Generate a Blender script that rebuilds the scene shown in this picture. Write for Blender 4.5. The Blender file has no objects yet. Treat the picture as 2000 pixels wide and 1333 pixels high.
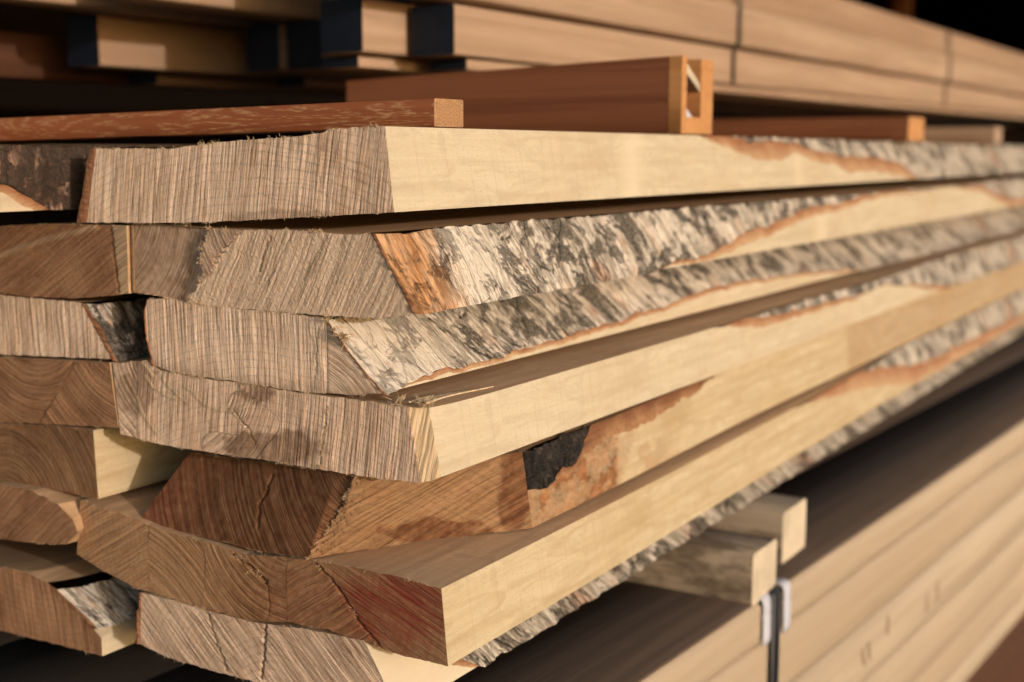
import bpy, math, random
import numpy as np
from mathutils import Matrix, Vector

random.seed(7)
rng = np.random.default_rng(11)
SC = bpy.context.scene
COL = SC.collection

# ------------------------------------------------------------------ camera
# z axis up, boards run along +Y, their sawn ends face -Y, their sunlit edges face +X
F_PX, CX, CY = 2500.0, 1000.0, 666.5          # lens in pixels of a 2000 px wide frame
Yc = np.array([2560 - CX, 300 - CY, F_PX]); Yc /= np.linalg.norm(Yc)
Zc = np.array([0, -Yc[2], Yc[1]]); Zc /= np.linalg.norm(Zc)
Xc = np.cross(Yc, Zc)
if Xc[0] < 0: Xc = -Xc
ROT = np.stack([Xc, Yc, Zc])                   # camera (right, down, forward) -> world
def ray(px, py): return ROT @ np.array([(px - CX) / F_PX, (py - CY) / F_PX, 1.0])
CAM = -ray(770, 415) * 0.744
def on_y(px, py, y): r = ray(px, py); return CAM + r * ((y - CAM[1]) / r[1])
def on_x(px, py, x): r = ray(px, py); return CAM + r * ((x - CAM[0]) / r[0])
def on_z(px, py, z): r = ray(px, py); return CAM + r * ((z - CAM[2]) / r[2])
def project(P):                                # world points (...,3) -> photo pixels
    c = (P - CAM) @ ROT
    return CX + F_PX * c[..., 0] / c[..., 2], CY + F_PX * c[..., 1] / c[..., 2]

cam = bpy.data.cameras.new('camera')
cam.sensor_width = 36.0
cam.lens = 36.0 * F_PX / 2000.0
cam.clip_start = 0.01
cam.clip_end = 200.0
cam.dof.use_dof = True
cam.dof.focus_distance = 0.79
cam.dof.aperture_fstop = 4.8
cam.dof.aperture_blades = 9
cam_ob = bpy.data.objects.new('camera', cam)
right, down, fwd = ROT @ np.array([1., 0, 0]), ROT @ np.array([0, 1., 0]), ROT @ np.array([0, 0, 1.])
M = Matrix.Identity(4)
for i in range(3):
    M[i][0], M[i][1], M[i][2], M[i][3] = right[i], -down[i], -fwd[i], CAM[i]
cam_ob.matrix_world = M
COL.objects.link(cam_ob)
SC.camera = cam_ob

# ------------------------------------------------------------------ light
SUN_EL, SUN_AZ = math.radians(10), math.radians(-17)      # azimuth from +X, turned towards the camera
to_sun = Vector((math.cos(SUN_EL) * math.cos(SUN_AZ), math.cos(SUN_EL) * math.sin(SUN_AZ), math.sin(SUN_EL)))
world = bpy.data.worlds.new('World'); SC.world = world
world.use_nodes = True
wn = world.node_tree.nodes; wl = world.node_tree.links
bg = wn['Background']
sky = wn.new('ShaderNodeTexSky'); sky.sky_type = 'NISHITA'; sky.sun_disc = False
sky.sun_elevation = SUN_EL
sky.sun_rotation = math.atan2(to_sun.x, to_sun.y)
sky.dust_density = 2.0; sky.air_density = 1.0; sky.ozone_density = 0.6
wl.new(sky.outputs[0], bg.inputs[0]); bg.inputs[1].default_value = 0.15
sun = bpy.data.lights.new('sun', 'SUN'); sun.energy = 1.65; sun.angle = math.radians(0.6); sun.color = (1.0, 0.885, 0.79)
sun_ob = bpy.data.objects.new('sun', sun); COL.objects.link(sun_ob)
sun_ob.rotation_euler = to_sun.to_track_quat('Z', 'Y').to_euler()
vs = SC.view_settings
vs.view_transform = 'Standard'; vs.look = 'None'; vs.gamma = 1.0; vs.exposure = 0.70
SC.cycles.max_bounces = 6; SC.cycles.diffuse_bounces = 4; SC.cycles.caustics_reflective = False; SC.cycles.caustics_refractive = False

# ------------------------------------------------------------------ noise
def _h(i, j, seed):
    x = np.sin(i * 127.1 + j * 311.7 + seed * 74.7) * 43758.5453
    return x - np.floor(x)
def n1(x, seed=0):
    x = np.asarray(x, float); i = np.floor(x); f = x - i; f = f * f * (3 - 2 * f)
    return _h(i, 0, seed) * (1 - f) + _h(i + 1, 0, seed) * f
def n2(x, y, seed=0):
    x = np.asarray(x, float); y = np.asarray(y, float)
    i = np.floor(x); j = np.floor(y); f = x - i; g = y - j
    f = f * f * (3 - 2 * f); g = g * g * (3 - 2 * g)
    a = _h(i, j, seed) * (1 - f) + _h(i + 1, j, seed) * f
    b = _h(i, j + 1, seed) * (1 - f) + _h(i + 1, j + 1, seed) * f
    return a * (1 - g) + b * g
def fb2(x, y, seed=0, o=4):
    s = 0; a = .5
    for k in range(o):
        s = s + a * n2(x * 2 ** k, y * 2 ** k, seed + k * 3.1); a *= .5
    return s / (1 - .5 ** o)
def sstep(a, b, x): t = np.clip((x - a) / (b - a), 0, 1); return t * t * (3 - 2 * t)

# ------------------------------------------------------------------ mesh helpers
class MB:
    """collects grids and small pieces; build() links them as one mesh object"""
    def __init__(self): self.v = []; self.f = []; self.uv = []; self.at = {}; self.n = 0
    def add(self, P, faces, uv=None, **at):
        P = np.asarray(P, float).reshape(-1, 3); k = len(P)
        self.v.append(P); self.f.append(np.asarray(faces, int) + self.n)
        self.uv.append(np.zeros((k, 2)) if uv is None else np.asarray(uv, float).reshape(-1, 2))
        for name in set(self.at) | set(at):
            lst = self.at.setdefault(name, [np.zeros(self.n)] if self.n else [])
            lst.append(np.asarray(at[name], float).reshape(-1) if name in at else np.zeros(k))
        self.n += k
    def grid(self, P, uv=None, flip=False, mask=None, **at):
        r, c = P.shape[:2]
        idx = np.arange(r * c).reshape(r, c)
        q = np.stack([idx[:-1, :-1], idx[:-1, 1:], idx[1:, 1:], idx[1:, :-1]], -1)
        if mask is not None: q = q[mask]
        q = q.reshape(-1, 4)
        if flip: q = q[:, ::-1]
        self.add(P, q, uv, **at)
    def mesh(self, name):
        V = np.concatenate(self.v); UV = np.concatenate(self.uv)
        me = bpy.data.meshes.new(name)
        me.vertices.add(len(V)); me.vertices.foreach_set('co', V.ravel())
        loops = np.concatenate([f.ravel() for f in self.f]) if self.f else np.zeros(0, int)
        tot = np.concatenate([np.full(len(f), f.shape[1]) for f in self.f])
        me.loops.add(len(loops)); me.loops.foreach_set('vertex_index', loops)
        me.polygons.add(len(tot))
        me.polygons.foreach_set('loop_start', np.concatenate([[0], np.cumsum(tot)[:-1]]))
        me.polygons.foreach_set('loop_total', tot)
        uvl = me.uv_layers.new(name='grain'); uvl.data.foreach_set('uv', UV[loops].ravel())
        for k, l in self.at.items():
            a = me.attributes.new(k, 'FLOAT', 'POINT'); a.data.foreach_set('value', np.concatenate(l))
        me.update(); me.validate()
        return me
    def build(self, name, mat, parent=None, smooth=True):
        me = self.mesh(name)
        if mat: me.materials.append(mat)
        if smooth: me.polygons.foreach_set('use_smooth', np.ones(len(me.polygons), bool))
        o = bpy.data.objects.new(name, me); COL.objects.link(o)
        if parent: o.parent = parent
        return o
def thing(name, label, cat, group=None, loc=(0, 0, 0), rotz=0):
    o = bpy.data.objects.new(name, None); COL.objects.link(o)
    o.empty_display_size = .05; o.location = loc; o.rotation_euler = (0, 0, rotz)
    o['label'] = label; o['category'] = cat; o['kind'] = 'thing'
    if group: o['group'] = group
    return o
def poly_resample(P, n):
    P = np.asarray(P, float); d = np.r_[0, np.cumsum(np.linalg.norm(np.diff(P[:, :], axis=0), axis=1))]
    t = np.linspace(0, d[-1], n)
    return np.stack([np.interp(t, d, P[:, k]) for k in range(P.shape[1])], 1)

# ------------------------------------------------------------------ materials
class N:
    def __init__(self, name):
        self.m = bpy.data.materials.new(name); self.m.use_nodes = True
        self.t = self.m.node_tree; self.b = self.t.nodes['Principled BSDF']
        self.b.inputs['Roughness'].default_value = .75
        self.b.inputs['Specular IOR Level'].default_value = .25
    def n(self, typ, **kw):
        x = self.t.nodes.new(typ)
        for k, v in kw.items(): setattr(x, k, v)
        return x
    def l(self, a, b): self.t.links.new(a, b)
    def uv(self): x = self.n('ShaderNodeUVMap'); x.uv_map = 'grain'; return x.outputs[0]
    def obj(self):
        tc = self.n('ShaderNodeTexCoord'); oi = self.n('ShaderNodeObjectInfo')
        mu = self.n('ShaderNodeMath', operation='MULTIPLY'); mu.inputs[1].default_value = 37.0
        self.l(oi.outputs['Random'], mu.inputs[0])
        ad = self.n('ShaderNodeVectorMath', operation='ADD'); self.l(tc.outputs['Object'], ad.inputs[0]); self.l(mu.outputs[0], ad.inputs[1])
        return ad.outputs[0]
    def attr(self, name): x = self.n('ShaderNodeAttribute'); x.attribute_name = name; return x.outputs['Fac']
    def noise(self, vec, scale, detail=3, rough=.5, rot=0.0, dist=0.0, loc=(0, 0, 0)):
        mp = self.n('ShaderNodeMapping'); mp.inputs['Scale'].default_value = scale; mp.inputs['Location'].default_value = loc
        if rot:
            m0 = self.n('ShaderNodeMapping'); m0.inputs['Rotation'].default_value = (0, 0, rot); self.l(vec, m0.inputs[0]); vec = m0.outputs[0]
        self.l(vec, mp.inputs[0])
        x = self.n('ShaderNodeTexNoise'); x.inputs['Scale'].default_value = 1.0
        x.inputs['Detail'].default_value = detail; x.inputs['Roughness'].default_value = rough; x.inputs['Distortion'].default_value = dist
        self.l(mp.outputs[0], x.inputs['Vector']); return x.outputs['Fac']
    def voro(self, vec, scale, feature='DISTANCE_TO_EDGE'):
        mp = self.n('ShaderNodeMapping'); mp.inputs['Scale'].default_value = scale; self.l(vec, mp.inputs[0])
        x = self.n('ShaderNodeTexVoronoi', feature=feature); x.inputs['Scale'].default_value = 1.0
        self.l(mp.outputs[0], x.inputs['Vector']); return x.outputs['Distance']
    def rng(self, f, a, b, c=0.0, d=1.0):
        x = self.n('ShaderNodeMapRange'); x.interpolation_type = 'SMOOTHSTEP'
        for k, v in zip((1, 2, 3, 4), (a, b, c, d)): x.inputs[k].default_value = v
        self.l(f, x.inputs[0]); return x.outputs[0]
    def math(self, op, a, b):
        x = self.n('ShaderNodeMath', operation=op)
        for k, v in enumerate((a, b)):
            if isinstance(v, (int, float)): x.inputs[k].default_value = v
            else: self.l(v, x.inputs[k])
        return x.outputs[0]
    def mix(self, f, a, b, blend='MIX'):
        x = self.n('ShaderNodeMix', data_type='RGBA', blend_type=blend)
        for i, v in ((0, f), (6, a), (7, b)):
            if isinstance(v, (int, float)): x.inputs[i].default_value = v
            elif isinstance(v, tuple): x.inputs[i].default_value = (*v, 1)
            else: self.l(v, x.inputs[i])
        return x.outputs[2]
    def bump(self, hgt, dist=.0004, strength=1.0, prev=None):
        x = self.n('ShaderNodeBump'); x.inputs['Distance'].default_value = dist; x.inputs['Strength'].default_value = strength
        self.l(hgt, x.inputs['Height'])
        if prev is not None: self.l(prev, x.inputs['Normal'])
        return x.outputs[0]
    def done(self, col, nrm=None, rough=None):
        if isinstance(col, tuple): self.b.inputs['Base Color'].default_value = (*col, 1)
        else: self.l(col, self.b.inputs['Base Color'])
        if nrm is not None: self.l(nrm, self.b.inputs['Normal'])
        if rough is not None: self.b.inputs['Roughness'].default_value = rough
        return self.m

def mat_end(name, base, dark, stain=(.10, .045, .02), freq=430, bump=.0007, contrast=1.0, red=(.20, .035, .025), pale=(.62, .46, .29), pith=(-.1, 0, -.35)):
    """saw-cut end grain: ridges follow the 'grain' coordinate (s across the saw lines, t along them)"""
    k = N(name); g = k.uv()
    o = k.n('ShaderNodeTexCoord').outputs['Object']
    st = k.noise(g, (freq, 14, 1), 2.5, .55)
    st2 = k.noise(g, (freq * .33, 6, 1), 2, .5, loc=(3, 1, 0))
    thin = k.noise(g, (freq * 1.7, 22, 1), 2, .6, loc=(7, 0, 0))
    fine = k.noise(g, (freq * 3.0, 260, 1), 3, .65)
    grit = k.noise(o, (1700, 1700, 1700), 3, .7)
    big = k.noise(o, (22, 22, 22), 4, .55)
    patch = k.noise(o, (70, 70, 70), 4, .6, loc=(2, 5, 1))
    calm = k.rng(k.noise(o, (16, 16, 16), 3, .5, loc=(9, 3, 4)), .35, .65, .55, 1)
    s1 = k.rng(st, .42, .57); s2 = k.rng(st2, .3, .7)
    lines = k.math('ADD', k.math('MULTIPLY', s1, .62), k.math('MULTIPLY', s2, .38))
    col = k.mix(k.math('MULTIPLY', k.math('MULTIPLY', k.math('SUBTRACT', 1.0, lines), calm), .85 * contrast), base, dark)
    # growth rings round a pith outside the cut
    ctr = k.n('ShaderNodeVectorMath', operation='SUBTRACT'); k.l(o, ctr.inputs[0]); ctr.inputs[1].default_value = pith
    sc = k.n('ShaderNodeVectorMath', operation='MULTIPLY'); k.l(ctr.outputs[0], sc.inputs[0]); sc.inputs[1].default_value = (1, 0, 1)
    ln = k.n('ShaderNodeVectorMath', operation='LENGTH'); k.l(sc.outputs[0], ln.inputs[0])
    rr = k.math('ADD', k.math('MULTIPLY', ln.outputs['Value'], 190.0), k.math('MULTIPLY', big, 1.6))
    rg = k.rng(k.math('FRACT', rr, 0), .72, .97)
    col = k.mix(k.math('MULTIPLY', rg, .30), col, tuple(c * .55 for c in dark))
    col = k.mix(k.rng(big, .35, .7, 0, .4), col, tuple(c * .70 for c in base))
    col = k.mix(k.rng(patch, .5, .7, 0, .45), col, tuple(c * f for c, f in zip(base, (.80, .66, .54))))
    col = k.mix(k.math('MULTIPLY', k.rng(thin, .54, .64, 0, .85 * contrast), calm), col, tuple(c * .45 for c in dark))
    col = k.mix(k.rng(grit, .50, .70, 0, .5), col, tuple(min(1, c * 1.4) for c in base))
    col = k.mix(k.rng(fine, .54, .70, 0, .6), col, tuple(c * .45 for c in dark))
    scr = k.noise(o, (90, 90, 900), 2, .5, loc=(1, 2, 3))
    col = k.mix(k.rng(scr, .60, .72, 0, .13), col, tuple(c * .7 for c in dark))
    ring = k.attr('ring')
    col = k.mix(k.math('MULTIPLY', ring, .8), col, tuple(c * .17 for c in dark))  # growth rings and specks, plus shade painted into the cracks
    sn = k.math('MULTIPLY', k.attr('stain'), k.rng(k.noise(o, (160, 160, 160), 4, .6), .2, .75, .55, 1))
    col = k.mix(sn, col, k.mix(lines, tuple(c * .45 for c in stain), stain))
    rd = k.math('MULTIPLY', k.attr('red'), k.rng(k.noise(g, (freq * .5, 30, 1), 3, .6), .3, .7, .35, 1))
    col = k.mix(rd, col, red)
    col = k.mix(k.attr('pale'), col, k.mix(s1, tuple(c * .6 for c in pale), pale))
    nb = k.bump(k.math('ADD', k.math('MULTIPLY', lines, 1.0), k.math('ADD', k.math('MULTIPLY', fine, .45), k.math('MULTIPLY', thin, -.5))), bump)
    nb = k.bump(grit, .0006, .9, nb)
    k.b.inputs['Specular IOR Level'].default_value = .08
    return k.done(col, nb, .9)

def mat_sawn(name, c1, c2, stain=(.27, .115, .045), rough=.62, kerf=.8, ringy=.13):
    """fresh sawn long edge: uv = (metres along the board, metres across)"""
    k = N(name); g = k.uv()
    grain = k.noise(g, (5, 130, 1), 5, .6, dist=.6)
    figure = k.noise(g, (22, 60, 1), 4, .6, dist=1.6)
    saw = k.noise(g, (330, 9, 1), 2, .5, rot=.12)
    pore = k.noise(g, (260, 1100, 1), 2, .5)
    big = k.noise(g, (7, 9, 1), 3, .5)
    col = k.mix(k.rng(grain, .35, .7), c1, c2)
    col = k.mix(k.rng(figure, .47, .56, 0, .28), col, tuple(a * .80 for a in c2))
    wv = k.math('FRACT', k.math('MULTIPLY', k.noise(g, (2.2, 30, 1), 2, .4, dist=.5, loc=(2, 7, 0)), 8.0), 0)
    col = k.mix(k.math('MULTIPLY', k.rng(wv, .6, .98), ringy), col, tuple(a * b for a, b in zip(c2, (.80, .68, .55))))
    fz = k.noise(g, (900, 900, 1), 3, .7)
    col = k.mix(k.rng(fz, .52, .72, 0, .50), col, tuple(a * .72 for a in c2))
    col = k.mix(k.rng(big, .4, .75, 0, .5), col, tuple(a * b for a, b in zip(c2, (.93, .86, .78))))
    col = k.mix(k.rng(saw, .5, .8, 0, .38 * kerf), col, tuple(a * .72 for a in c2))
    col = k.mix(k.rng(pore, .60, .74, 0, .5), col, tuple(a * .6 for a in c2))
    col = k.mix(k.math('MULTIPLY', k.attr('pale'), .75), col, tuple(min(.9, a * 1.16) for a in c1))
    sn = k.math('MULTIPLY', k.attr('stain'), k.rng(k.noise(g, (120, 240, 1), 5, .65), .25, .75, .5, 1))
    col = k.mix(sn, col, k.mix(k.rng(k.noise(g, (60, 90, 1), 4, .6), .35, .65), tuple(a * .45 for a in stain), stain))
    col = k.mix(k.math('MULTIPLY', k.attr('crack'), .6), col, (.12, .06, .03))
    nb = k.bump(k.math('ADD', k.math('MULTIPLY', saw, kerf), k.math('MULTIPLY', pore, .6)), .00022)
    return k.done(col, nb, rough)

def mat_bark(name, white=(.58, .51, .44), grey=(.27, .23, .185), black=(.036, .029, .023), ochre=(.50, .24, .09), darkness=.525):
    k = N(name); g = k.uv()
    st = k.noise(g, (300, 44, 1), 4, .62, rot=.10, dist=.3)
    st2 = k.noise(g, (820, 150, 1), 4, .7, rot=.10)
    blot = k.noise(g, (27, 30, 1), 8, .74, dist=.5)
    low = k.noise(g, (9, 7, 1), 4, .6, loc=(4, 8, 0))
    lich = k.noise(g, (560, 430, 1), 5, .78)
    grain = k.noise(g, (1500, 1100, 1), 3, .7)
    cr = k.voro(g, (46, 22, 1)); cr2 = k.voro(g, (420, 260, 1))
    wide = k.noise(g, (38, 9, 1), 4, .6, rot=.12, loc=(1, 4, 0))
    white_f = k.rng(wide, .50, .60)
    col = k.mix(k.rng(st, .43, .55), white, grey)
    col = k.mix(k.math('MULTIPLY', white_f, .8), col, k.mix(k.rng(st, .46, .62), tuple(min(.85, c * 1.15) for c in white), tuple(c * 1.9 for c in grey)))
    col = k.mix(k.rng(st2, .50, .59, 0, .74), col, (.060, .050, .040))
    col = k.mix(k.rng(k.noise(g, (70, 16, 1), 5, .65, loc=(5, 2, 0)), .57, .67, 0, .6), col, (.50, .30, .20))
    dk = k.rng(blot, darkness - .02, darkness + .05)
    dcol = k.mix(k.rng(lich, .45, .56), black, k.mix(k.rng(st, .42, .58), tuple(c * .62 for c in grey), tuple(c * 1.6 for c in grey)))
    col = k.mix(k.rng(low, .56, .66, 0, .75), col, k.mix(k.rng(st, .4, .6), (.36, .20, .12), (.16, .075, .045)))
    col = k.mix(k.math('MULTIPLY', dk, .80), col, dcol)
    col = k.mix(k.rng(grain, .55, .68, 0, .6), col, black)
    col = k.mix(k.math('MULTIPLY', k.rng(cr, .0, .030, 1, 0), k.rng(blot, .47, .53)), col, black)
    col = k.mix(k.math('MULTIPLY', k.rng(cr2, .0, .12, .8, 0), dk), col, black)
    pk = k.attr('peel')
    pcol = k.mix(k.rng(st, .35, .65), ochre, (.17, .075, .03))
    pcol = k.mix(k.rng(st2, .55, .7, 0, .7), pcol, (.66, .46, .30))
    col = k.mix(k.math('MULTIPLY', pk, k.rng(k.noise(g, (60, 30, 1), 5, .7), .25, .6, .5, 1)), col, pcol)
    bl = k.attr('blanch')
    col = k.mix(k.math('MULTIPLY', bl, k.rng(k.noise(g, (45, 30, 1), 6, .7, loc=(8, 1, 0)), .34, .54)), col, k.mix(k.rng(st2, .48, .66), (.56, .50, .43), (.33, .25, .19)))
    col = k.mix(k.attr('char'), col, k.mix(k.rng(k.noise(g, (90, 70, 1), 6, .75, dist=1.2), .40, .62), (.007, .006, .006), k.mix(k.rng(lich, .46, .6), (.016, .013, .012), (.07, .052, .042))))
    hgt = k.math('ADD', k.math('MULTIPLY', st, .9), k.math('ADD', k.math('MULTIPLY', k.math('MULTIPLY', lich, dk), 1.6), k.math('MULTIPLY', k.rng(cr, 0, .05), .6)))
    nb = k.bump(hgt, .0018)
    nb = k.bump(st2, .0005, .8, nb)
    return k.done(col, nb, .9)

def mat_inner(name, c1=(.30, .145, .075), c2=(.20, .082, .040), far=((.43, .285, .165), (.31, .18, .09))):
    k = N(name); g = k.uv(); o = k.n('ShaderNodeTexCoord').outputs['Object']
    f = k.noise(g, (26, 420, 1), 5, .6); f2 = k.noise(o, (320, 320, 320), 4, .65)
    col = k.mix(k.rng(f, .35, .68), c1, c2)
    col = k.mix(k.rng(f2, .5, .75, 0, .5), col, tuple(min(1, a * 1.5) for a in c1))
    col = k.mix(k.math('MULTIPLY', k.attr('edge'), .85), col, k.mix(k.rng(f2, .4, .7), *far))
    return k.done(col, k.bump(k.math('ADD', f2, f), .0012), .85)

def mat_plain_wood(name, c1, c2, figure=0.0, rough=.6, scale=1.0, speck=0.0, dirt=None):
    """planed or sawn timber with the grain along local Y"""
    k = N(name); o = k.obj()
    gr = k.noise(o, (70 * scale, 1.6 * scale, 70 * scale), 5, .6, dist=.5)
    gr2 = k.noise(o, (420 * scale, 9 * scale, 420 * scale), 3, .6)
    big = k.noise(o, (4, 2.5, 6), 4, .55)
    col = k.mix(k.rng(gr, .35, .68), c1, c2)
    col = k.mix(k.rng(gr2, .5, .75, 0, .4), col, tuple(a * .72 for a in c2))
    col = k.mix(k.rng(big, .4, .75, 0, .5), col, tuple(a * .78 for a in c1))
    if figure:
        fg = k.noise(o, (38, 5, 38), 2, .45, dist=1.2)
        w = k.math('FRACT', k.math('MULTIPLY', fg, 9.0), 0)
        band = k.math('MULTIPLY', k.rng(w, .0, .5), k.rng(w, .5, 1.0, 1, 0))
        dash = k.noise(o, (900, 110, 900), 3, .6)
        col = k.mix(k.math('MULTIPLY', k.rng(band, .35, .95), k.math('MULTIPLY', k.rng(dash, .42, .62), figure)), col, (.46, .26, .13))
    oi2 = k.n('ShaderNodeObjectInfo'); col = k.mix(k.rng(oi2.outputs['Random'], 0, 1, 0, .35), col, tuple(a * b for a, b in zip(c2, (.88, .80, .70))))
    if dirt:
        d = k.noise(o, (22, 9, 26), 6, .68)
        col = k.mix(k.rng(d, .44, .60, 0, .9), col, dirt)
    return k.done(col, k.bump(k.math('ADD', gr, gr2), .0004), rough)

def mat_flat(name, c, rough=.6, var=.35, scale=60, metal=0.0, bump=.0003):
    k = N(name); o = k.obj()
    f = k.noise(o, (scale,) * 3, 5, .6)
    k.b.inputs['Metallic'].default_value = metal
    return k.done(k.mix(k.rng(f, .3, .7), c, tuple(a * (1 - var) for a in c)), k.bump(f, bump), rough)

E_TAN, E_DRK = (.92, .685, .525), (.50, .285, .175)
M_SAWN = mat_sawn('fresh_sawn_birch', (.475, .405, .305), (.415, .34, .24))
M_SAWN2 = mat_sawn('figured_sawn_birch', (.45, .37, .25), (.375, .29, .175), ringy=.26)
M_TOP = mat_sawn('dusty_sawn_face', (.48, .32, .195), (.36, .23, .135), kerf=1.0)
M_BARK = mat_bark('birch_bark')
M_BARK_DARK = mat_bark('dark_birch_bark', (.26, .165, .12), (.07, .036, .025), darkness=.42)
M_BARK_SHADED = mat_bark('shaded_birch_bark', (.45, .39, .34), (.16, .13, .11), darkness=.46)  # darker bark copy, paints shade on the left column bark corner
M_INNER = mat_inner('inner_bark')
M_INNER_DARK = mat_inner('dark_inner_bark', (.17, .075, .036), (.09, .036, .018), far=((.34, .19, .095), (.20, .09, .042)))
M_FIBRE = mat_flat('pale_wood_fibre', (.66, .48, .30), .8, .4, 300)

# ------------------------------------------------------------------ the birch boards
def to_world(poly, y0):
    out = []
    for p in poly:
        yo = p[2] if len(p) > 2 else 0.0
        w = on_y(p[0], p[1], y0 + yo)
        out.append((w[0], w[2], yo))
    return np.array(out)

def fibres(mb, P, D, n, lmin, lmax, w=.00013, curl=.9, seed=0):
    """thin torn fibres rooted at points P (m,3), pointing roughly along D"""
    r = np.random.default_rng(seed)
    wgt = np.clip(n1(np.arange(len(P)) / max(6., len(P) / 28.), seed) - .35, .02, 1) ** 2.2
    ids = r.choice(len(P), n, p=wgt / wgt.sum())
    for i in ids:
        p = P[i] + r.normal(0, .0004, 3)
        d = np.asarray(D, float) + r.normal(0, .55, 3); d /= np.linalg.norm(d)
        side = np.cross(d, r.normal(0, 1, 3)); side /= np.linalg.norm(side) + 1e-9
        L = lmin + (lmax - lmin) * r.random() ** 2.5
        c = side * curl * L * r.uniform(-1, 1)
        s2 = np.cross(d, side)
        ww = w * r.uniform(.6, 1.6)
        rings = []
        for t, k in ((0, 1.2), (.5, .9), (1, .15)):
            q = p + d * L * t + c * t * t
            rings += [q + side * ww * k, q - side * ww * k * .5 + s2 * ww * k * .8, q - side * ww * k * .5 - s2 * ww * k * .8]
        f = []
        for a in (0, 3):
            for b in range(3):
                f.append((a + b, a + (b + 1) % 3, a + 3 + (b + 1) % 3, a + 3 + b))
        mb.add(np.array(rings), f)

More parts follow.
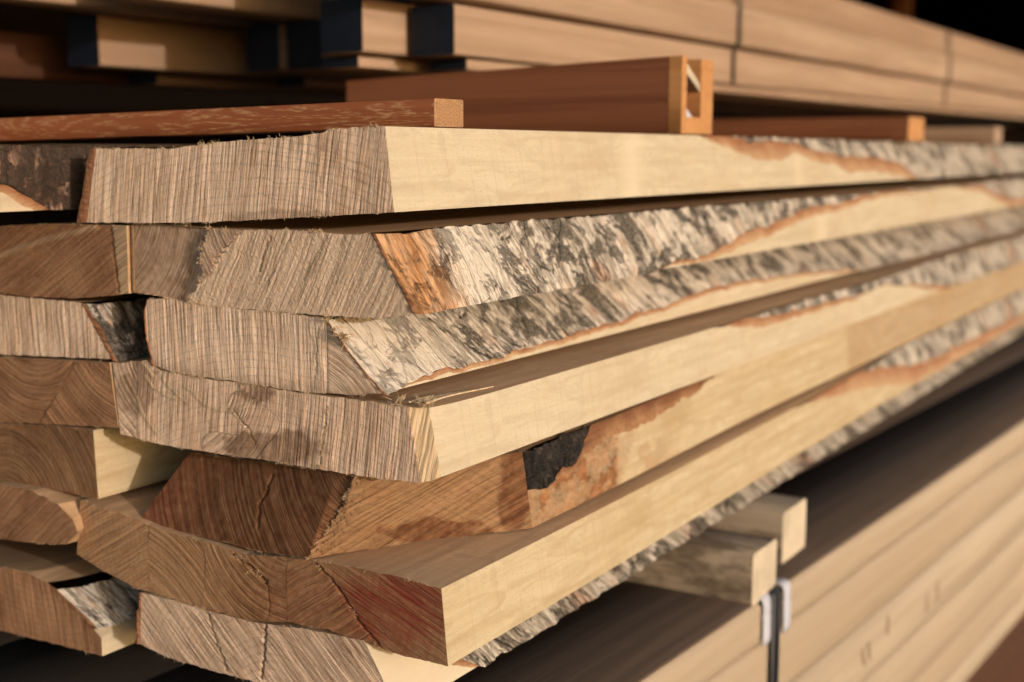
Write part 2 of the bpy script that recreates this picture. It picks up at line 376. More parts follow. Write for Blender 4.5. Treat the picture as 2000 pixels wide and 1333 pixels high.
def board(label, T, B, style, mat, L=None, R=None, y0=0.0, length=3.0, slope=(0, 0), lift=None,
          side='sawn', k=.45, lean=0.0, vb=None, vc=None, bark_t=.0035, relief=.0012, peel=None, char=None, blanch=None,
          sawn_mat=None, top_mat=None, bark_mat=None, inner_mat=None, stain=None, pale=None, cracks=0, bark_left=0.0, nu=300, nv=84,
          ns=300, rough=1.0, fuzz=120, fuzz_len=.005, seed=0, group=None, name='live_edge_board', wobble=1.0, left_bark_mat=None):
    Tw, Bw = to_world(T, y0), to_world(B, y0)
    Lw = to_world(L, y0) if L else np.stack([Tw[0], Bw[0]])
    Rw = to_world(R, y0) if R else np.stack([Tw[-1], Bw[-1]])
    tc, bc = poly_resample(Tw, nu), poly_resample(Bw, nu)
    lc, rc = poly_resample(Lw, nv), poly_resample(Rw, nv)
    # ragged saw edge on the front arris only
    tj = (n1(tc[:, 0] * 900, seed) - .5) * .0005 + (n1(tc[:, 0] * 230, seed + 1) - .5) * .0010
    bj = (n1(bc[:, 0] * 900, seed + 2) - .5) * .0004 + (n1(bc[:, 0] * 230, seed + 3) - .5) * .0008
    e = np.minimum(np.arange(nu), np.arange(nu)[::-1]) / 8.0; e = np.clip(e, 0, 1)
    tcf, bcf = tc.copy(), bc.copy()
    tcf[:, 1] += tj * rough * e; bcf[:, 1] += bj * rough * e
    u = np.linspace(0, 1, nu)[None, :, None]; v = np.linspace(0, 1, nv)[:, None, None]
    G = ((1 - v) * tcf[None] + v * bcf[None] + (1 - u) * lc[:, None] + u * rc[:, None]
         - ((1 - u) * (1 - v) * tcf[0] + u * (1 - v) * tcf[-1] + (1 - u) * v * bcf[0] + u * v * bcf[-1]))
    X, Z, YO = G[..., 0], G[..., 1], G[..., 2]
    W = np.stack([X, y0 + YO, Z], -1)
    PX, PY = project(W)
    U = np.broadcast_to(u[..., 0], X.shape); V = np.broadcast_to(v[..., 0], X.shape)
    GG = dict(x=X, z=Z, px=PX, py=PY, u=U, v=V, seed=seed)
    S = style(GG)
    if 'crack_shade' in GG: S['ring'] = np.maximum(S.get('ring', 0 * X), GG['crack_shade'])
    disp = S.get('disp', 0 * X)
    # fade the relief at the rim so that the end meets the long faces
    W = W.copy(); W[..., 1] -= disp
    root = thing(name, label, 'board', group)
    mb = MB()
    z0 = np.zeros_like(X)
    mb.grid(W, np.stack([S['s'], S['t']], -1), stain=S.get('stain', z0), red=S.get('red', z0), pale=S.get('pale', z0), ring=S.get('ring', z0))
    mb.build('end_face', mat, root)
    # ---- long faces
    t = np.linspace(0, 1, ns)
    ys = np.r_[0, .0015, length * t[2:] ** 2.1 + .002]
    hgt = abs(rc[0, 1] - rc[-1, 1])
    xb = rc[-1, 0]
    vbf = (lambda y: np.zeros_like(y)) if vb is None else vb
    vcf = vbf if vc is None else vc
    wob = wobble * ((n1(ys * 60, seed + 5) - .5) * .07 + (n1(ys * 17, seed + 6) - .5) * .10 + (n1(ys * 200, seed + 4) - .5) * .05)
    live = np.clip(ys / .03, 0, 1)
    b_ = vbf(ys); c_ = vcf(ys)
    inb = (b_ > .001) & (b_ < .999); inc = (c_ > .001) & (c_ < .999)
    b_ = np.clip(np.where(inb, b_ + wob * live, b_), 0, 1); c_ = np.clip(np.maximum(b_, np.where(inc, c_ + wob * live * .8, c_)), 0, 1)
    lx, lz = slope
    lf = np.zeros_like(ys) if lift is None else lift(ys)
    def drift(ptsx, ptsz, yo, i):   # section point -> world at station i (scalar)
        y = ys[i]
        return np.stack([ptsx + lx * y, y0 + yo * (1 - y / length) + y, ptsz + lz * y + lf[i]], -1)
    def side_x(vv, i):               # wood surface of the right edge
        c = c_[i]
        return xb + lean * (1 - vv) - k * hgt * np.maximum(0, c - vv) ** 1.08
    full_front = c_[0] > .5
    # right edge rows
    nb_, nc_, nsn = (34, 7, 26) if side != 'sawn' or vb is not None else (2, 2, 24)
    if vb is not None and side == 'bark': nb_ = 56
    rows_b = np.linspace(0, 1, nb_); rows_c = np.linspace(0, 1, nc_); rows_s = np.linspace(0, 1, nsn)
    zt, zb = rc[0, 1], rc[-1, 1]
    yoR = rc[:, 2]
    f0 = np.exp(-ys / .02)             # blend from the measured front profile into the general one
    def edge(vv, off, i):
        xr = np.interp(vv, np.linspace(0, 1, nv), rc[:, 0]); zr = np.interp(vv, np.linspace(0, 1, nv), rc[:, 1]); yr = np.interp(vv, np.linspace(0, 1, nv), yoR)
        x = side_x(vv, i) * (1 - f0[i]) + xr * f0[i]
        z = zr
        return drift(x + off, z - off * .25 * k, yr, i)
    PB, PC, PS = [], [], []; UB, UC, US = [], [], []
    for i in range(len(ys)):
        vv = rows_b * b_[i]
        h0 = vv * hgt
        rel = relief * ((fb2(ys[i] * 62 + h0 * 12, h0 * 55, seed + 9, 5) - .5) * 2.4 + (n2(ys[i] * 420, h0 * 90, seed + 10) - .5) * .8)
        rel = rel - relief * 1.6 * np.clip(.42 - fb2(ys[i] * 45, h0 * 40, seed + 14, 3), 0, 1) * 4
        tap = np.minimum(1, (b_[i] - vv) / .02 + .35) if b_[i] < .999 else 1.0
        PB.append(edge(vv, (bark_t + rel) * tap, i)); UB.append(np.stack([np.full_like(vv, ys[i]), h0], -1))
        vv = b_[i] + rows_c * (c_[i] - b_[i]); PC.append(edge(vv, bark_t * .55 * (1 - rows_c) + .0004 * (n1(vv * 60 + ys[i] * 300, seed) - .5), i)); UC.append(np.stack([np.full_like(vv, ys[i]), vv * hgt], -1))
        vv = c_[i] + rows_s * (1 - c_[i]); PS.append(edge(vv, 0 * vv, i)); US.append(np.stack([np.full_like(vv, ys[i]), vv * hgt], -1))
    PB, PC, PS = map(np.array, (PB, PC, PS)); UB, UC, US = map(np.array, (UB, UC, US))
    rag = (n1(ys * 170, seed + 30) - .5) * .0022 + (n1(ys * 45, seed + 31) - .5) * .0016
    PB[:, 0, 2] += rag * live; PB[:, 1, 2] += rag * live * .5
    def part(P, UVs, width, nm, mt, **at):
        ok = (width[:-1] > .004) | (width[1:] > .004)
        if not ok.any(): return
        mk = np.broadcast_to(ok[:, None], (P.shape[0] - 1, P.shape[1] - 1))
        m = MB(); m.grid(P, UVs, mask=mk, flip=False, **at)
        return m, nm, mt
    bm = part(PB, UB, b_, 'bark', bark_mat or M_BARK, peel=(peel(UB[..., 0], UB[..., 1]) if peel else 0 * UB[..., 0]), char=(char(UB[..., 0], UB[..., 1]) if char else 0 * UB[..., 0]), blanch=(blanch(UB[..., 0], UB[..., 1]) if blanch else 0 * UB[..., 0]))
    if bm:
        m, nm, mt = bm
        # the broken front rim of the bark
        m2 = MB()
        wood = edge(rows_b * b_[0], 0 * rows_b, 0)
        rim = np.stack([wood, (wood + PB[0]) / 2 + np.array([0, -.0008, 0]), PB[0]], 0)
        rim[1, :, 1] -= (n1(rows_b * 30, seed) - .5) * .002
        if b_[0] > .02: m2.grid(rim, np.stack([rim[..., 0], rim[..., 2]], -1)); m2.build('bark_rim', inner_mat or M_INNER, root)
        m.build(nm, mt, root)
    cm = part(PC, UC, c_ - b_, 'inner_bark', inner_mat or M_INNER, edge=np.broadcast_to(np.clip(rows_c[None] * 1.3 - .2 + (n1(ys * 55, seed + 8) - .5)[:, None] * .8, 0, 1), PC.shape[:2]))
    if cm: cm[0].build(cm[1], cm[2], root)
    yy, hh = US[..., 0], US[..., 1]
    crack_shade = 0 * yy
    if cracks:
        r = np.random.default_rng(seed)
        for _ in range(cracks):
            cy_, ln = r.uniform(.005, .30), r.uniform(.004, .018)
            crack_shade = np.maximum(crack_shade, sstep(.0009, .0003, abs(yy - cy_ - (hgt - hh) * .25)) * (hh > hgt - ln))
    sm = part(PS, US, 1 - c_, 'sawn_edge', sawn_mat or M_SAWN, stain=(stain(yy, hh) if stain else 0 * yy), pale=(pale(yy, hh) if pale else 0 * yy), crack=crack_shade)
    if sm: sm[0].build(sm[1], sm[2], root)
    # top, bottom, left, back
    body = MB()
    sel = np.unique(np.r_[0, 1, 2, 4, np.arange(6, ns, 6), ns - 1])
    def sheet(front, smooth, vside, flip):
        P = []; Q = []
        for i in sel:
            c = front if i == 0 else smooth
            xl = smooth[0, 0]; xr = smooth[-1, 0]; xn = edge(np.array([vside]), np.array([0.0]), i)[0, 0] - lx * ys[i]
            x = xl + (c[:, 0] - xl) * (xn - xl) / (xr - xl)
            p = drift(x, c[:, 1], c[:, 2], i)
            P.append(p); Q.append(np.stack([np.full(nu, ys[i]), x], -1))
        P = np.array(P)
        P[0, :, 1] -= disp[0 if vside == 0 else -1]
        body.grid(P, np.array(Q), flip=flip)
        return P
    PT = sheet(tcf, tc, 0.0, True); PBo = sheet(bcf, bc, 1.0, False)
    PL = np.array([drift(lc[:, 0], lc[:, 1], lc[:, 2], i) for i in sel]); PL[0, :, 1] -= disp[:, 0]
    body.grid(PL, np.stack([np.broadcast_to(ys[sel][:, None], PL.shape[:2]), PL[..., 2]], -1), flip=True)
    back = np.stack([PT[-1], PBo[-1]], 0); body.grid(back, back[..., [0, 2]], flip=True)
    body.build('sawn_body', top_mat or M_TOP, root)
    if bark_left:
        m = MB(); prof = np.linspace(0, 1, nv)
        outer = []
        for i in sel:
            rel = relief * (fb2(ys[i] * 80, prof * 5, seed + 20, 3) - .5) * 2.5
            p = PL[list(sel).index(i)].copy(); p[:, 0] -= bark_left * (0.75 + .35 * prof) + rel; p[:, 2] -= .0006; outer.append(p)
        outer = np.array(outer)
        m.grid(outer, np.stack([np.broadcast_to(ys[sel][:, None], PL.shape[:2]), PL[..., 2]], -1), flip=True)
        cap = np.stack([outer[:, 0], PL[:, 0]], 1); m.grid(cap, cap[..., [1, 0]])
        m.build('bark', left_bark_mat or bark_mat or M_BARK_DARK, root)
        m = MB(); a, b = outer[0], PL[0]
        rim = np.stack([a, a * .6 + b * .4, a * .3 + b * .7, b], 0); rim[1:3, :, 1] -= .0006 + (n2(rim[1:3, :, 2] * 700, np.array([[0.], [1.]]), seed) - .5) * .0016
        m.grid(rim, np.stack([rim[..., 2], rim[..., 0]], -1)); m.build('bark_rim', inner_mat or M_INNER, root)
    if fuzz:
        m = MB()
        fibres(m, W[0, 4:-4], (0, -.55, .6), int(fuzz * .8), .0005, fuzz_len * .5, seed=seed + 1)
        fibres(m, W[-1, 4:-4], (0, -.6, -.6), int(fuzz * .6), .0005, fuzz_len * .4, seed=seed + 2)
        ff = S.get('fuzz')
        if ff is not None:
            pts = W[ff > .5]
            if len(pts): fibres(m, pts, (.2, -.9, .1), int(fuzz * .9), .0006, fuzz_len * .6, seed=seed + 3)
        o = m.build('splinters', M_FIBRE, root, smooth=False); o['kind'] = 'stuff'
    root['_'] = 0; del root['_']
    return root, W

# ---- end face styles (features given where they sit on the cut, in photo pixels, then carried by the wood)
def seg_dist(px, py, pts):
    d = np.full(px.shape, 1e9); w = np.zeros(px.shape)
    for (x0, y0), (x1, y1) in zip(pts[:-1], pts[1:]):
        vx, vy = x1 - x0, y1 - y0
        t = np.clip(((px - x0) * vx + (py - y0) * vy) / (vx * vx + vy * vy + 1e-9), 0, 1)
        d = np.minimum(d, np.hypot(px - x0 - t * vx, py - y0 - t * vy))
    return d
def lines(G, deg, warp=.0012):
    a = math.radians(deg); w = (fb2(G['x'] * 25, G['z'] * 25, G['seed'], 3) - .5) * warp * 2
    return G['x'] * math.cos(a) + G['z'] * math.sin(a) + w, -G['x'] * math.sin(a) + G['z'] * math.cos(a)
def arcs(G, cpx, cpy):
    c = on_y(cpx, cpy, 0); r = np.hypot(G['x'] - c[0], G['z'] - c[2]); th = np.arctan2(G['z'] - c[2], G['x'] - c[0])
    return r + (fb2(G['x'] * 30, G['z'] * 30, G['seed'], 3) - .5) * .002, th * .06
def ridges(s, t, seed, amp=.00032, f=400):
    return amp * ((n2(s * f, t * 14, seed) - .5) * 1.2 + (n2(s * f * .3, t * 6, seed + 1) - .5) * 1.6)
def blob(G, cx_, cy_, rx, ry, seed=0, soft=.35, amt=.5):
    d = np.hypot((G['px'] - cx_) / rx, (G['py'] - cy_) / ry) + (fb2(G['px'] / 28, G['py'] / 28, seed, 4) - .5) * amt * 2
    return sstep(1 + soft * .5, 1 - soft * .5, d)
def crack(G, pts, w=2.2, depth=.003):
    wob = (n1(G['py'] / 7.0, 3) - .5) * 5
    d = seg_dist(G['px'] + wob, G['py'], pts)
    G['crack_shade'] = np.maximum(G.get('crack_shade', 0 * d), sstep(w * 1.0, w * .45, d) * (.55 + .4 * n1(G['py'] / 9.0, 8)))  # dark line painted along the crack in place of its inner shade
    return -depth * (.35 if w < 4 else .9) * sstep(w * 1.3, w * .4, d), d
def rimfade(G): return np.minimum(1, np.minimum(np.minimum(G['u'], 1 - G['u']) * 40, np.minimum(G['v'], 1 - G['v']) * 22))

def st_r1(G):
    s, t = lines(G, -9); d = ridges(s, t, 1, .00030)
    ring = 0 * s
    for k_, (cx_, cy_, r0) in enumerate([(470, 640, 300), (470, 640, 340), (470, 640, 372), (470, 640, 400), (470, 640, 418), (470, 640, 438)]):
        r = np.hypot(G['px'] - cx_, (G['py'] - cy_) * 1.15) + (fb2(G['px'] / 60, G['py'] / 60, 5, 3) - .5) * 26
        ring = np.maximum(ring, sstep(3.0, .8, abs(r - r0)) * (G['px'] > 470) * .28)
    stn = blob(G, 560, 428, 110, 16, 4) * .75 + .35 * sstep(640, 760, G['px'])
    return dict(s=s, t=t, disp=d * rimfade(G), ring=ring, stain=np.clip(stn, 0, 1) * .6)
def st_r2(G):
    bx = np.interp(G['py'], [440, 470, 500, 540, 560, 592], [402, 398, 388, 393, 380, 364]) + (n1(G['py'] / 5, 2) - .5) * 12
    left = sstep(1, -1, (G['px'] - bx) / 2.0)
    s1, t1 = arcs(G, 150, 360); s2, t2 = lines(G, -28, .002)
    s3, t3 = arcs(G, 640, 330)
    core = sstep(1, -1, (G['px'] - (bx + 78 - (G['py'] - 440) * .62)) / 4) * (1 - left)
    s = np.where(left > .5, s1, np.where(core > .5, s3, s2)); t = np.where(left > .5, t1, np.where(core > .5, t3, t2))
    d = ridges(s, t, 2, .0003)
    grit = (n2(G['x'] * 1500, G['z'] * 1500, 3) - .5) * .0006 * (1 - left)
    c1, d1 = crack(G, [(528, 462), (512, 505), (505, 530)], 2.6, .002); c2, _ = crack(G, [(575, 450), (548, 500), (520, 560)], 1.6, .0012)
    c3, _ = crack(G, [(640, 462), (606, 520), (580, 590)], 1.2, .0008)
    tri = sstep(-4, 4, (G['px'] - (700 + (G['py'] - 470) * .05)) - 0 * s) * sstep(455, 480, G['py'])
    return dict(s=s, t=t, disp=(d + grit + c1 + c2 + c3) * rimfade(G) - .0042 * left + .0012 * core,
                stain=np.clip(.72 * left + core * .62 + tri * .12, 0, 1), pale=.22 * (1 - left) * (1 - core), fuzz=(abs(G['px'] - bx) < 3).astype(float))
def st_r3(G):
    s, t = lines(G, 1, .0010); d = ridges(s, t, 3, .00034, 380)
    step = np.floor((G['px'] - 290) / 28.0 + n1(G['py'] / 40, 2)) ; d = d + (_h(step, 0, 4) - .5) * .0004
    c1, _ = crack(G, [(622, 640), (618, 700), (612, 765)], 1.4, .001)
    tri = sstep(-4, 4, G['px'] - 640)
    s2, t2 = arcs(G, 560, 930)
    s = np.where(tri > .5, s2, s); t = np.where(tri > .5, t2, t)
    low = sstep(.80, 1.0, G['v']) * .35
    return dict(s=s, t=t, disp=(d * (1 - .6 * tri) + c1) * rimfade(G), stain=low + .15 * tri)
GOUGE = [[(276, 705), (292, 725), (300, 735)], [(285, 735), (300, 758), (322, 772), (345, 780)], [(315, 737), (330, 755), (348, 772), (365, 788)],
         [(378, 770), (395, 788), (420, 800), (450, 804), (475, 797), (492, 783)], [(268, 775), (275, 800), (285, 818), (305, 848)], [(252, 830), (264, 845)], [(360, 755), (380, 768)]]
def st_r4(G):
    s, t = lines(G, -7, .0016); d = ridges(s, t, 6, .00036, 380)
    s2, t2 = arcs(G, 300, 700)
    sw = (seg_dist(G['px'], G['py'], [(470, 790), (520, 830), (480, 880), (420, 870)]) < 26) | ((G['px'] < 268))
    s3, t3 = arcs(G, 330, 690)
    s = np.where(sw, s3, s); t = np.where(sw, t3, t)
    c1, dd = crack(G, [(640, 795), (636, 840), (628, 880), (625, 922)], 2.0, .0012)
    c2, _ = crack(G, [(455, 800), (490, 845), (500, 870)], 1.3, .0015)
    pale = 0 * s; out = 0 * s
    for g in GOUGE:
        q = seg_dist(G['px'], G['py'], g); pale = np.maximum(pale, sstep(3.2, 1.6, q)); out = np.maximum(out, .0003 * sstep(4, 1, q)); G['crack_shade'] = np.maximum(G['crack_shade'], .35 * sstep(6, 4.5, q) * sstep(3.0, 4.2, q))  # dark rim beside each gouge paints its shadow
    fac = sstep(-2, 2, G['px'] - np.interp(G['py'], [790, 944], [796, 823]))
    stn = np.maximum(np.maximum(blob(G, 490, 872, 50, 36, 2), blob(G, 560, 878, 62, 40, 6)), .75 * blob(G, 265, 760, 40, 50, 3)) * .8
    stn = np.maximum(stn, .8 * blob(G, 500, 770, 40, 24, 8))
    return dict(s=s, t=t, disp=(d + c1 + c2) * rimfade(G) + out, pale=np.clip(pale * .85 + fac * (.75 + .25 * n2(s * 900, t * 30, 3)), 0, 1), stain=stn * (1 - pale) * (1 - fac),
                fuzz=((abs(dd) < 3.5) | (abs(fac - .5) < .3)).astype(float))
def st_r5(G):
    ex = np.interp(G['py'], [925, 1000, 1092], [692, 660, 596]) + (n1(G['py'] / 4, 7) - .5) * 9
    left = sstep(2, -2, G['px'] - ex)
    s1, t1 = arcs(G, 900, 700); s2, t2 = lines(G, -52, .0015)
    s = np.where(left > .5, s1, s2); t = np.where(left > .5, t1, t2)
    d = ridges(s, t, 8, .0003) * (1 - .8 * left) + left * (fb2(G['x'] * 45, G['z'] * 45, 9, 4) - .5) * .0016
    c1, _ = crack(G, [(530, 930), (505, 985), (500, 1030)], 3, .003)
    lowst = np.maximum(blob(G, 850, 1042, 110, 22, 4, amt=.7), blob(G, 1005, 960, 34, 80, 5)) * (1 - left)
    s = np.where(left > .5, s1 * .6, s)
    spk = (n2(G['px'] / 3.2, G['py'] / 5.5, 12) > .74) * sstep(75, 0, G['px'] - ex) * (1 - left)
    return dict(s=s, t=t, disp=(d + c1) * rimfade(G) - .0015 * left, stain=np.clip(left * .85 + lowst * .85 + .25, 0, 1), red=left * .22 * sstep(420, 290, G['px']) + .04 * left, ring=spk * .9,
                fuzz=(abs(G['px'] - ex) < 3).astype(float))
def st_r6(G):
    s1, t1 = lines(G, -58, .003); s2, t2 = arcs(G, 250, 1290); s3, t3 = lines(G, 68, .003); s4, t4 = arcs(G, 560, 1000)
    px, py = G['px'], G['py']
    ck = [(606, 1092), (640, 1125), (672, 1165), (700, 1215), (742, 1262)]
    ex = np.interp(py, [p[1] for p in ck], [p[0] for p in ck])
    z2 = (px > 290) & (px < 400); z4 = (px >= 400) & (px < 560); z3 = px > ex
    s = np.where(z3, s3, np.where(z2, s2, np.where(z4, s4, s1))); t = np.where(z3, t3, np.where(z2, t2, np.where(z4, t4, t1)))
    d = ridges(s, t, 10, .0003)
    c1, dd = crack(G, ck, 3.2, .0025); c2, _ = crack(G, [(520, 1130), (528, 1180), (520, 1214)], 1.5, .0015)
    c3, d3 = crack(G, [(455, 1085), (490, 1110), (520, 1140)], 3.4, .004)
    red = blob(G, 780, 1190, 95, 75, 3, .9, .35) * .9 + .25 * blob(G, 610, 1180, 120, 60, 6, .8)
    st = .5 * sstep(380, 560, px) + .42 + .4 * blob(G, 500, 1140, 70, 50, 4, .7)
    return dict(s=s, t=t, disp=(d + c1 + c2 + c3) * rimfade(G), red=np.clip(red, 0, 1), stain=np.clip(st, 0, 1) * .72, fuzz=((dd < 4) | (d3 < 8)).astype(float))
def st_r7(G):
    s, t = lines(G, -132, .0015); d = ridges(s, t, 13, .00042, 330)
    c1, _ = crack(G, [(519, 1218), (516, 1265), (511, 1325)], 3.2, .003); c2, _ = crack(G, [(405, 1200), (425, 1260), (445, 1310)], 2.5, .0015)
    return dict(s=s, t=t, disp=(d + c1 + c2) * rimfade(G), stain=.1 + 0 * s)
def st_plain(deg, stain=.2, amp=.0003, arc=None, warp=.002):
    def f(G):
        s, t = arcs(G, *arc) if arc else lines(G, deg, warp)
        return dict(s=s, t=t, disp=ridges(s, t, G['seed'], amp) * rimfade(G), stain=np.clip(stain + (fb2(G['x'] * 40, G['z'] * 40, G['seed'] + 4, 4) - .5) * .9, 0, 1))
    return f
def st_l2(G):
    S = st_plain(-60, .45, .0002)(G)
    c1, d1 = crack(G, [(217, 445), (224, 510), (232, 572)], 2.2, .002)
    q = seg_dist(G['px'], G['py'], [(0, 500), (90, 468), (185, 445)])
    S['pale'] = np.clip(sstep(-2, 3, G['px'] - np.interp(G['py'], [441, 575], [219, 234])) * .55 + .35 * sstep(9, 3, q), 0, 1)
    S['disp'] = S['disp'] + c1 + .0012 * sstep(9, 2, q); return S
def st_l4(G):
    S = st_plain(0, .35, .0007, arc=(60, 560))(G)
    s2, t2 = arcs(G, 250, 600); r = G['px'] + (G['py'] - 705) * .6 > 150
    S['s'] = np.where(r, s2, S['s']); S['t'] = np.where(r, t2, S['t']); S['disp'] = ridges(S['s'], S['t'], 5, .0008, 190) * rimfade(G)
    return S

def near(y0, y1): return lambda y: sstep(y0, y1, y)
me = mat_end
GR = None
ME1 = me('end_grain_ridged', E_TAN, E_DRK, stain=(.20, .10, .05), bump=.0010, contrast=1.2)
ME2 = me('end_grain_gritty', (.87, .645, .495), (.50, .30, .19), stain=(.24, .125, .06), bump=.0006, pith=(.1, 0, .1))
ME4 = me('end_grain_gouged', (.87, .63, .475), (.41, .225, .135), stain=(.19, .09, .042), bump=.0010, contrast=1.15)
ME5 = me('end_grain_dark', (.37, .23, .128), (.16, .08, .039), stain=(.155, .062, .03), pith=(.1, 0, -.1))
ME6 = me('end_grain_red', (.56, .345, .195), (.22, .105, .048), stain=(.19, .073, .032), red=(.20, .030, .020), pith=(-.12, 0, -.22))
ME7 = me('end_grain_slanted', (.82, .59, .44), (.32, .18, .11), freq=330, bump=.0009)
MEL = me('end_grain_smooth', (.44, .25, .142), (.20, .092, .046), stain=(.15, .055, .027), bump=.0006, pith=(-.34, 0, -.09))

# right column, top to bottom
board('topmost thick board of the stack with pale sawn edge and grey ridged end',
      [(188, 290), (260, 291), (330, 291), (400, 282), (436, 277), (500, 273), (560, 268), (622, 262), (642, 253), (700, 250), (752, 247)],
      [(170, 435), (300, 436), (400, 435), (500, 430), (600, 424), (700, 419), (770, 415)], st_r1, ME1,
      vb=lambda y: np.interp(y, [0, .52, .62, .72, .83, 1.0, 1.13, 1.17, 3], [0, 0, .08, .12, .38, .40, .6, 1, 1]),
      vc=lambda y: np.interp(y, [0, .44, .53, .65, .69, .75, .83, .88, .95, 1.04, 1.13, 1.18, 3], [0, 0, .30, .50, .30, .45, .62, .78, .72, .82, .98, 1, 1]),
      pale=lambda y, h: sstep(.030, .002, abs(y - .315 + (h - .025) * .25)) * .6 + .5 * sstep(.02, .004, abs(y - .70)), bark_left=.0095, k=.5, lean=-.0058, seed=1, fuzz=260, fuzz_len=.006, length=3.0, group=GR)
board('second board of the right column, bark edge peeling to orange at its front corner',
      [(252, 438), (330, 440), (400, 446), (470, 449), (560, 450), (640, 455), (690, 460), (724, 455)],
      [(255, 572), (300, 578), (365, 592), (450, 602), (560, 611), (640, 617), (740, 623), (806, 613)], st_r2, ME2,
      R=[(724, 455), (752, 508), (780, 560), (806, 613)],
      vb=lambda y: np.interp(y, [0, .30, .42, .53, .72, .95, 1.3, 1.55, 1.75, 3], [1, 1, .84, .60, .20, .03, 0, .10, .7, 1]),
      vc=lambda y: np.interp(y, [0, .30, .42, .53, .72, .95, 1.3, 1.55, 1.75, 3], [1, 1, .96, .82, .40, .16, 0, .35, 1, 1]),
      peel=lambda y, h: sstep(.075, .02, y + (fb2(y * 60, h * 60, 3) - .5) * .05), blanch=lambda y, h: .8 * sstep(.05, .07, y) * sstep(.14, .09, y), pale=lambda y, h: .7 * sstep(.03, .005, abs(y - .74)),
      k=.55, seed=2, side='bark', bark_t=.0042, relief=.0016, fuzz=320, fuzz_len=.005)
R3, _ = board('third board of the right column with whitish bark sloping out over its edge',
      [(290, 585), (330, 583), (365, 592), (450, 602), (560, 612), (632, 622)],
      [(302, 715), (340, 728), (420, 740), (520, 755), (600, 767), (690, 771), (748, 769)], st_r3, ME1,
      L=[(290, 585), (284, 605), (288, 660), (302, 715)], R=[(632, 622), (672, 680), (712, 730), (748, 769)],
      vb=lambda y: np.interp(y, [0, .05, .28, .53, .72, .9, .97, 3], [1, .88, .74, .54, .58, .86, 1, 1]),
      vc=lambda y: np.interp(y, [0, .05, .28, .53, .72, .9, .97, 3], [1, .97, .86, .64, .67, .96, 1, 1]),
      peel=lambda y, h: .5 * sstep(.03, .005, y), blanch=lambda y, h: sstep(.11, .03, y), k=1.1, seed=3, side='bark', bark_t=.0036, relief=.0013, fuzz=320, bark_left=.002)
R4, _ = board('fourth board of the right column with bright sawn edge and curved pale gouges',
      [(220, 709), (285, 705), (310, 724), (400, 740), (500, 754), (580, 767), (640, 774), (700, 782), (796, 795), (838, 797, .006)],
      [(235, 848), (300, 865), (380, 880), (450, 890), (560, 905), (640, 920), (740, 935), (822, 944), (862, 932, .006)], st_r4, ME4,
      vb=lambda y: np.interp(y, [0, .48, .62, .8, .95, 1.05, 1.2, 1.35, 3], [0, 0, .18, .22, .20, .40, .8, 1, 1]),
      vc=lambda y: np.interp(y, [0, .42, .52, .66, .80, .90, 1.0, 1.12, 1.22, 3], [0, 0, .30, .36, .34, .22, .30, .72, 1, 1]),
      k=.35, lean=-.003, seed=4, fuzz=420, fuzz_len=.005, nu=340)
board('dark stained board below the gouged one with a blackened scrap of bark on its edge',
      [(368, 884, .02), (450, 897, .018), (560, 910, .010), (692, 931, .0), (800, 915, .045), (900, 901, .078), (1020, 884, .115)],
      [(273, 1012, .004), (330, 1036, .004), (420, 1056, .002), (500, 1078, 0), (598, 1092, -.004), (700, 1076, .028), (850, 1054, .075), (1040, 1031, .125)], st_r5, ME5,
      vb=lambda y: np.interp(y, [0, .02, .05, .08, .10, 3], [.50, .52, .38, .22, 0, 0]),
      vc=lambda y: np.interp(y, [0, .015, .055, .085, .13, .2, .30, .34, 3], [.40, .54, .5, .34, .30, .34, .12, 0, 0]),
      char=lambda y, h: 1.0 + 0 * y, stain=lambda y, h: sstep(.145, .125, y + (fb2(y * 40, h * 50, 6) - .5) * .05) * .9 + .4 * sstep(.30, .16, y) * (fb2(y * 30, h * 40, 4) > .5) + .42 * sstep(.725, .75, y),
      k=.15, lean=-.002, bark_t=.003, relief=.0040, wobble=1.3, inner_mat=M_INNER_DARK, seed=5, fuzz=160, nu=340, sawn_mat=M_SAWN2, lift=lambda y: .006 * sstep(.0, .5, y))
R6, _ = board('wide board with a red stained cut end near the bottom of the stack',
      [(157, 978), (230, 1000), (300, 1030), (400, 1060), (480, 1084), (600, 1093), (700, 1110), (780, 1128), (862, 1150)],
      [(150, 1082), (200, 1115), (270, 1150), (340, 1170), (420, 1195), (500, 1214), (560, 1215), (640, 1230), (720, 1258), (780, 1280), (875, 1302)], st_r6, ME6,
      vb=lambda y: np.interp(y, [0, .85, 1.0, 1.15, 3], [0, 0, .28, .62, 1]), vc=lambda y: np.interp(y, [0, .62, .75, .9, 1.05, 1.2, 3], [0, 0, .22, .5, .9, 1, 1]),
      k=.4, lean=-.004, seed=6, fuzz=200, sawn_mat=M_SAWN2, nu=360, lift=lambda y: .006 * sstep(.1, .9, y))
board('lowest board of the right column, ridges slanting down its end and rough bark behind',
      [(276, 1158), (340, 1173), (420, 1198), (500, 1217), (600, 1230), (712, 1252)],
      [(274, 1258), (330, 1285), (420, 1312), (520, 1338), (640, 1366), (780, 1396)], st_r7, ME7,
      vb=lambda y: np.interp(y, [0, .045, .07, .09, 3], [0, 0, .7, 1, 1]), vc=lambda y: np.interp(y, [0, .04, .065, .085, 3], [0, 0, .8, 1, 1]),
      pale=lambda y, h: .9 + 0 * y, k=.7, lean=-.028, seed=7, side='bark', bark_t=.004, relief=.0022, fuzz=120, bark_left=.004)

